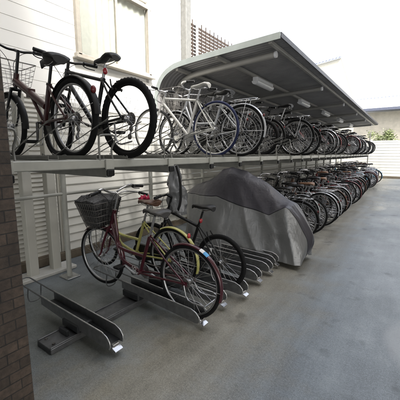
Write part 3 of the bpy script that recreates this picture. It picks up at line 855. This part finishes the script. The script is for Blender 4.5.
# floor rail
fr = empty('floor_rail', (-2.17, 1.0, 0))
m = MB(); m.bbox((0, 9.2, .022), (.2, 18.4, .044), .004)
for sx in (-1, 1): m.bbox((sx * .092, 9.2, .05), (.014, 18.4, .012), .002)
m.build('rail', M['rail_grey'], fr)
m = MB(); m.bbox((0, .003, .022), (.194, .012, .04), .003); m.build('end_cap', M['rail_dark'], fr)
for dx in (-.06, .05):
    m = MB(); m.cyl((dx, .05, .044), (dx, .05, .054), .012, 6); m.build('bolt', M['dull_steel'], fr)
m = MB(); m.bbox((-.01, .17, .068), (.12, .022, .05), .004); m.build('stop_block', M['rail_dark'], fr)
tag(fr, 'long grey steel rail on the floor that the lower trays slide along', 'rail')

# lower trays: x outward, tip at 0
lt = empty('sliding_tray', (0, 0, 0))
def side_plate(sy):
    m = MB(); prof = [(-.98, .135), (-.98, .215), (-.1, .185), (-.045, .165), (-.012, .135), (-.005, .10), (-.02, .075), (-.05, .07), (-.5, .10)]
    a = [V(x, sy * .058, z) for x, z in prof]; b = [V(x, sy * .064, z) for x, z in prof]
    m.loft([a, b], smooth=False)
    e = MB(); e.tube([V(x, sy * .061, z) for x, z in prof[1:7]], .0055, 8)
    return m, e
for sy in (-1, 1):
    m, e = side_plate(sy); po = m.build('side_plate', M['rail_grey'], lt); e.build('rolled_edge', M['edge_steel'], po)
def pan(x0, z0, x1, z1):
    m = MB(); return m.add([V(x0, -.057, z0), V(x0, .057, z0), V(x1, .057, z1), V(x1, -.057, z1), V(x0, -.057, z0 - .005), V(x0, .057, z0 - .005), V(x1, .057, z1 - .005), V(x1, -.057, z1 - .005)], [(0, 3, 2, 1), (4, 5, 6, 7), (0, 1, 5, 4), (1, 2, 6, 5), (2, 3, 7, 6), (3, 0, 4, 7)])
pan(-.97, .142, -.52, .116).build('base_channel', M['rail_dark'], lt)
pan(-.515, .1155, -.04, .088).build('floor_plate', M['rail_dark'], lt)
m = MB(); m.bbox((-.006, 0, .058), (.055, .075, .012), .004, Matrix.Rotation(R(25), 3, 'Y')); m.bbox((-.03, 0, .075), (.03, .06, .03), .004); m.build('tip_clip', M['chrome'], lt)
m = MB()
m.tube([(-.98, -.061, .208), (-1.45, -.061, .23), (-1.475, -.04, .232), (-1.475, .04, .232), (-1.45, .061, .23), (-.98, .061, .208)], .007, 8)
m.tube([(-1.22, -.061, .22), (-1.24, -.061, .12), (-1.23, -.04, .075), (-1.23, .04, .075), (-1.24, .061, .12), (-1.22, .061, .22)], .006, 8, 3)
m.build('wheel_guide', M['rail_grey'], lt)
m = MB(); m.bbox((-.70, 0, .094), (.24, .15, .076), .012); m.build('slider', M['rail_dark'], lt)
slots_lo = [(1.29, -1.66), (1.94, -1.32), (2.31, -1.34), (2.62, -1.26), (3.02, -1.28), (3.34, -1.27), (3.62, -1.30)] + [(y, -1.33 - (.05 if i % 2 else 0)) for i, (y, _) in enumerate(LO_Y)]
for i, (y, x) in enumerate(slots_lo):
    o = lt if i == 0 else copy_tree(lt, skip=('floor_plate',) if i not in (4, 5) else ())
    o.location = (x, y, 0)
    for ch in o.children:                                  # the carriage stays on the rail whatever the tray's reach
        if ch.name.startswith('slider'): ch.location.x = -2.17 - (x - .70)
    lab = ['empty dark grey sliding tray with wire loop, nearest the brick pillar'][0] if i == 0 else f'{ordinal(i + 1)} sliding floor tray from the brick pillar, grey plates with silver tip'
    tag(o, lab, 'bike tray', 'sliding trays on the floor rail')

# ------------------------------------------------------------------ canopy roof
can = empty('canopy', (-3.75, 4.3, 0)); tag(can, 'grey corrugated cantilever canopy with curved back over the racks', 'canopy')
def cpart(mb, name, mt, par=None): 
    o = mb.build(name, M[mt], par or can); 
    if par is None: o.location = (3.75, -4.3, 0)
    return o
RP = [(-4.05, 2.05), (-4.05, 2.4), (-4.0, 2.68), (-3.88, 2.88), (-3.68, 3.0), (-3.38, 3.055), (-2.5, 3.10), (-1.64, 3.135)]
prof = catmull([V(x, 0, z) for x, z in RP], 5)
def pr_off(p, i, off):
    t = prof[min(i + 1, len(prof) - 1)] - prof[max(i - 1, 0)]; t.normalize(); nn = V(-t.z, 0, t.x); return p + nn * off
YR0, YR1 = 4.3, 19.9
m = MB(); rows = []; pitch = .088; y = YR0; ys = []
while y < YR1:
    ys += [(y, 0), (y + pitch * .34, 0), (y + pitch * .5, .013), (y + pitch * .84, .013)]; y += pitch
ringsT = [[pr_off(p, i, off) + V(0, yy, 0) for i, p in enumerate(prof)] for yy, off in ys]
m.loft(ringsT, closed=False, cap=False, smooth=False)
ro = cpart(m, 'roof_sheet', 'roof_sheet'); sd_ = ro.modifiers.new('thickness', 'SOLIDIFY'); sd_.thickness = .004; sd_.offset = 1
# end flashings
for yy in (YR0, YR1):
    m = MB(); m.loft([[pr_off(p, i, o1) + V(0, yy + o2, 0) for o1, o2 in ((-.035, -.012), (.055, -.012), (.055, .03), (.045, .03), (.045, 0), (-.035, 0))] for i, p in enumerate(prof)], smooth=False); cpart(m, 'end_flashing', 'roof_edge')
m = MB(); m.bbox((-1.632, (YR0 + YR1) / 2, 3.15), (.016, YR1 - YR0, .075), .003); cpart(m, 'eave_edge', 'roof_dark')
beamY = [4.70, 7.70, 10.55, 13.35, 16.1, 18.9]
for by in beamY:
    m = MB(); inner = [pr_off(p, i, -.095) for i, p in enumerate(prof)]
    path = [V(-3.92, by, 2.05)] + [p + V(0.03, by, 0) for p in inner[4:] if p.x < -1.87] + [V(-1.87, by, 3.03)]
    m.tube(path, .047, 12); bo = cpart(m, 'beam', 'roof_frame')
    e = MB(); e.cyl((-1.872, by, 3.03), (-1.84, by, 3.031), .05, 14); e.build('end_cap', M['lamp_white'], bo)
    c = MB(); c.bbox((-3.92, by, 1.02), (.1, .1, 2.06), .006); co = cpart(c, 'column', 'stud_white')
    f_ = MB(); f_.bbox((-3.92, by, .01), (.2, .2, .012), .003); f_.build('base_plate', M['zinc'], co)
for px in (-3.55, -2.72, -1.80):
    z = lerp_tab([(a, b) for a, b in RP[3:]], px) - .032
    m = MB(); m.bbox((px, (YR0 + YR1) / 2, z), (.055, YR1 - YR0 - .05, .05), .004); cpart(m, 'purlin', 'roof_frame')
for i, ly in enumerate([6.2, 9.2, 12.0, 14.8, 17.6]):
    L_ = empty('strip_lamp', (-2.70, ly, 2.97))
    m = MB(); m.bbox((0, 0, .025), (.10, .86, .08), .008); m.build('housing', M['lamp_white'], L_)
    m = MB()
    ringsL = [[V(.075 * math.cos(a), yy, -.01 - .07 * math.sin(a)) for a in [PI * k / 10 for k in range(11)]] for yy in (-.42, .42)]
    m.loft(ringsL, smooth=True); m.build('diffuser', M['lamp_white'], L_)
    tag(L_, f'white strip lamp under the canopy, {ORD[i]} from its near end, unlit', 'lamp', 'strip lamps under the canopy')

# ------------------------------------------------------------------ fences
def slat_fence(name, L_, zt, pitch, mt, post_every, label, loc, rz, z0=.14, lean=.016, pm='stud_white'):
    fe = empty(name, loc, rz); s0 = 0
    n = max(1, round(L_ / post_every)); w = L_ / n
    for i in range(n):
        m = MB(); z = z0
        while z < zt - .01:
            h = min(pitch, zt - z)
            a, b = i * w, (i + 1) * w
            P = [(lean, z + .004), (lean + .004, z + h * .12), (.002, z + h), (-.012, z + h), (-.012, z + .004)]
            m.loft([[V(x, q, -0) if False else V(a, x, q) for x, q in P], [V(b, x, q) for x, q in P]], smooth=False)
            z += pitch
        m.build('slat_panel', M[mt], fe)
    for i in range(n + 1):
        m = MB(); m.bbox((i * w, -.05, (zt + .04) / 2), (.06, .06, zt + .04), .004); m.build('post', M[pm], fe)
    tag(fe, label, 'fence'); return fe
# local x runs along +Y world when rz=90deg; local y -> -X, so the slats lean the right way when rz=-90
louv = slat_fence('louvre_fence', 4.15, 2.2, .058, 'louver_white', 1.38, 'narrow slat white louvre fence behind the empty tray', (-3.9, 2.13, 0), R(-90), .15, .02)
side_f = slat_fence('siding_fence', 18.9, 2.2, .118, 'fence_white', 1.9, 'long white wide slat fence standing behind the whole rack', (-3.9, 21.1, 0), R(-90), .12)
far_f = slat_fence('boundary_fence', 9.0, 2.27, .17, 'fence_white', 1.9, 'white slat fence closing the far end of the aisle', (5.2, 21.2, 0), R(180), .14, .007)
for i, (yy) in enumerate((1.62, 1.90)):
    m = MB(); m.bbox((-3.62, yy, 1.1), (.11, .10, 2.12), .005); o = m.build('steel_stud', M['stud_white'])
    tag(o, ('white square steel upright nearest the brick pillar' if i == 0 else 'white square steel upright close behind the round rack post'), 'upright', 'white square uprights')
m = MB(); m.bbox((-3.62, 1.62, .022), (.26, 1.0, .044), .008); o = m.build('kerb', M['kerb']); tag(o, 'low white concrete kerb under the two square uprights', 'kerb')
m = MB(); m.bbox((-3.93, 10.0, .06), (.13, 24, .12), .006); o = m.build('fence_footing', M['footing']); tag(o, 'low stained brown concrete footing under the white side fences', 'footing')
m = MB(); m.bbox((0.7, 21.24, .065), (9.2, .13, .13), .006); o = m.build('fence_footing', M['footing']); tag(o, 'low brown concrete footing under the far white fence', 'footing')

# ------------------------------------------------------------------ setting
def sheet(name, pts, z, mt):
    m = MB(); m.add([V(x, y, z) for x, y in pts], [tuple(range(len(pts)))]); o = m.build(name, M[mt]); o['kind'] = 'structure'; return o
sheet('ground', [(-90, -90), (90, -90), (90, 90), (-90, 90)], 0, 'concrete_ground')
def blob(cx, cy, rx, ry, seed, n=40):
    return [(cx + math.cos(a) * rx * (1 + .22 * noise.noise(V(math.cos(a) * 1.5, math.sin(a) * 1.5, seed))), cy + math.sin(a) * ry * (1 + .22 * noise.noise(V(math.cos(a) * 1.5, math.sin(a) * 1.5, seed + 5)))) for a in [2 * PI * k / n for k in range(n)]]
sheet('soil_strip', [(-4.6, -2), (-4.0, -2), (-4.0, 21), (-4.6, 21)], .004, 'soil')

# apartment building whose brick pillar stands beside the camera
ap = empty('apartment_building', (-1.8, .2, 0))
m = MB(); m.bbox((0, -.02, 1.45), (.70, .84, 2.9), .004); m.build('brick_pillar', M['brick'], ap)
m = MB(); m.box((2.9, -4.0, 3.3), (13.8, 9.0, .8)); m.build('overhead_floor', M['slab_grey'], ap)  # unseen floor carried by the pillar, stretched left to darken the near ground
m = MB(); m.box((2.9, -4.0, 7.2), (13.78, 8.98, 7.0)); m.box((8.1, 9.0, 5.4), (3.2, 16.98, 10.8)); m.build('wall', M['beige_wall'], ap)  # second box: unseen wing added to keep sun off the aisle floor
tag(ap, 'apartment building with brown brick tiled pillar at the left edge and an unseen wing added for shade', 'building')

# house behind the fence
ho = empty('house', (-4.75, 0, 0))
m = MB(); n_ = 0; z = 0.0
while z < 9.0:
    P = [(.0, z), (.006, z + .003), (.002, z + .199), (-.05, z + .2), (-.05, z)]
    if z + .2 <= 3.2 or z > 4.45:
        segs = [(-8, 5.95)]
    else: segs = [(-8, 3.14), (4.84, 5.95)]
    for a, b in segs: m.loft([[V(x, a, q) for x, q in P], [V(x, b, q) for x, q in P]], smooth=False)
    z += .2
m.box((-2.5, -1.03, 4.5), (4.88, 13.7, 9))
m.build('wall', M['house_siding'], ho)
fw_ = MB()
for (a, b) in (((.03, 3.985, 3.13), (.1, 1.79, .085)), ((.03, 3.985, 4.46), (.1, 1.79, .08)), ((.03, 3.16, 3.79), (.1, .075, 1.3)), ((.03, 4.82, 3.79), (.1, .075, 1.3)), ((.02, 4.0, 3.79), (.05, .045, 1.28))): fw_.bbox(a, b, .008)
fw_.bbox((.06, 3.985, 3.085), (.16, 1.86, .03), .006)
wo = fw_.build('window', M['tan_frame'], ho)
m = MB(); m.box((.008, 3.985, 3.79), (.006, 1.56, 1.25)); m.build('pane', M['clear_glass'], wo)
m = MB(); rows = []
for i in range(121):
    yy = 3.19 + 1.6 * i / 120; rows.append([V(-.030 + .012 * math.sin(i * .55 + 1.5 * noise.noise(V(i * .06, 0, 0))), yy, z_) for z_ in (3.16, 4.44)])
m.loft(rows, closed=False, cap=False); m.build('curtain', M['curtain'], wo)
m = MB(); m.bbox((.06, 6.06, 4.5), (.2, .2, 9), .01); m.build('corner_post', M['post_grey'], ho)
m = MB(); m.tube([(.1, 6.48, 0), (.1, 6.48, 9)], .035, 10); m.build('downpipe', M['white_plastic'], ho)
m = MB()
z = 3.66
while z < 4.75: m.box((.0, 7.6, z), (.02, 2.85, .055)); z += .085
yy = 6.2
while yy < 9.05: m.box((.018, yy, 4.2), (.012, .03, 1.2)); yy += .2
m.build('balcony_screen', M['brown_lattice'], ho)
m = MB(); m.box((-.6, 7.6, 3.5), (1.2, 2.9, .14)); m.box((-1.2, 7.6, 6.27), (.1, 2.9, 5.4)); m.build('balcony_slab', M['pale_wall'], ho)
tag(ho, 'white sided house with tan framed window behind the left fence', 'house')

# gabled house beyond the canopy
def prism(mb, pts, y0, y1):
    mb.loft([[V(x, y0, z) for x, z in pts], [V(x, y1, z) for x, z in pts]], smooth=False)
gh = empty('gabled_house', (-7, 32, 0))
m = MB(); prism(m, [(-4.5, 0), (3.0, 0), (2.75, 5.0), (.83, 10.45), (-1.9, 10.1), (-4.5, 7.0)], 0, 7); m.build('wall', M['cream_wall'], gh)
m = MB(); m.tube([(.88, -.06, 10.55), (-2.1, -.06, 10.22)], .06, 6)
for i in range(11):
    t = i / 10; m.disc((.88 - 2.98 * t, -.12, 10.55 - .33 * t), .10, .1, 10)
m.build('ridge_tiles', M['blue_tile'], gh)
m = MB(); prism(m, [(.83, 10.45), (2.75, 5.0), (2.83, 5.02), (.9, 10.52)], -.01, 7.2); m.build('roof', M['pale_tile'], gh)
tag(gh, 'tall cream house with tiled ridge seen above the canopy edge', 'house')
# low house beyond the far fence
lh = empty('tiled_house', (0, 25, 0))
m = MB(); m.box((3.2, 2.2, 2.2), (13.6, 4.4, 4.4)); m.build('wall', M['beige_wall'], lh)
m = MB(); m.loft([[V(x, yy, z) for yy, z in ((-.55, 4.62), (2.2, 5.72), (4.9, 4.62), (4.9, 4.5), (2.2, 5.58), (-.55, 4.5))] for x in (-3.75, 10.5)], smooth=False); m.build('roof', M['pale_tile'], lh)
m = MB(); m.bbox((3.4, -.64, 4.52), (14.3, .16, .2), .02); m.build('gutter', M['gutter_grey'], lh)
m = MB(); m.tube([(-3.8, 2.2, 5.74), (10.5, 2.2, 5.74)], .07, 8)
for i in range(60): m.disc((-3.7 + i * .236, 2.2, 5.72), .115, .12, 8, 'x')
m.build('ridge_tiles', M['blue_tile'], lh)
tag(lh, 'beige house with pale tiled roof and dark gutter beyond the far fence', 'house')

# shrubs behind the far fence
def shrub(loc, rx, rz_, n, seed, label):
    r_ = random.Random(seed); root = empty('shrub', loc)
    st2 = MB()
    for i in range(7):
        a = r_.uniform(0, 2 * PI); st2.tube([(0, 0, 0), (math.cos(a) * rx * .2, math.sin(a) * rx * .2, rz_ * .5), (math.cos(a) * rx * .5, math.sin(a) * rx * .5, rz_ * .9)], [.025, .006], 6, 3)
    st2.build('stem', M['bark'], root)
    lf = MB()
    cl = [(r_.gauss(0, rx * .4), r_.gauss(0, rx * .3), rz_ * r_.uniform(.45, .95)) for _ in range(16)]
    for i in range(n):
        c = V(*r_.choice(cl)) + V(r_.gauss(0, .14), r_.gauss(0, .14), r_.gauss(0, .13)); s_ = r_.uniform(.03, .065)
        a = V(r_.gauss(0, 1), r_.gauss(0, 1), r_.gauss(0, .5)).normalized(); b = a.cross(V(r_.gauss(0, 1), r_.gauss(0, 1), r_.gauss(0, 1))).normalized()
        lf.add([c - a * s_, c + b * s_ * .45, c + a * s_, c - b * s_ * .45], [(0, 1, 2, 3)])
    lf.build('foliage', M['leaf'], root); tag(root, label, 'shrub', 'shrubs beyond the far fence')
shrub((-1.55, 22.6, 0), .7, 3.05, 4200, 3, 'yellow green shrub rising over the far fence beside the rack end')
shrub((.15, 22.9, 0), .8, 2.75, 2600, 5, 'lower shrub over the far fence at the right edge')

# ------------------------------------------------------------------ light, camera, output
w = bpy.data.worlds.new('World'); sc.world = w; w.use_nodes = True
nt = w.node_tree; bg = nt.nodes['Background']
sky = nt.nodes.new('ShaderNodeTexSky'); sky.sky_type = 'NISHITA'; sky.sun_disc = False
SE, SA = 47, 112                                    # elevation, compass direction of the sun (degrees from +Y towards +X)
sky.sun_elevation = R(SE); sky.sun_rotation = R(SA); sky.dust_density = 4.; sky.air_density = 1.2; sky.ozone_density = 1.
hs = nt.nodes.new('ShaderNodeHueSaturation'); hs.inputs['Saturation'].default_value = .35
nt.links.new(sky.outputs[0], hs.inputs['Color']); nt.links.new(hs.outputs['Color'], bg.inputs['Color']); bg.inputs['Strength'].default_value = .13
sun = bpy.data.lights.new('sun', 'SUN'); sun.energy = 2.8; sun.angle = R(12); sun.color = (1, .97, .92)
so = bpy.data.objects.new('sun', sun); col.objects.link(so)
dirv = V(math.sin(R(SA)) * math.cos(R(SE)), math.cos(R(SA)) * math.cos(R(SE)), math.sin(R(SE)))
so.rotation_euler = dirv.to_track_quat('Z', 'Y').to_euler(); so.location = (5, 5, 30)

cam = bpy.data.cameras.new('camera'); cam.sensor_width = 36; cam.sensor_fit = 'HORIZONTAL'; cam.lens = 36 * 295 / 400
cam.clip_start = .05; cam.clip_end = 500
co = bpy.data.objects.new('camera', cam); col.objects.link(co)
co.location = (0, 0, 1.5); co.rotation_euler = (R(90 - 8.958), 0, R(35.114)); sc.camera = co
vs = sc.view_settings
sc.display_settings.display_device = 'sRGB'
vs.view_transform = 'Standard'; vs.look = 'None'; vs.gamma = 1; vs.use_curve_mapping = False; vs.exposure = 2.2
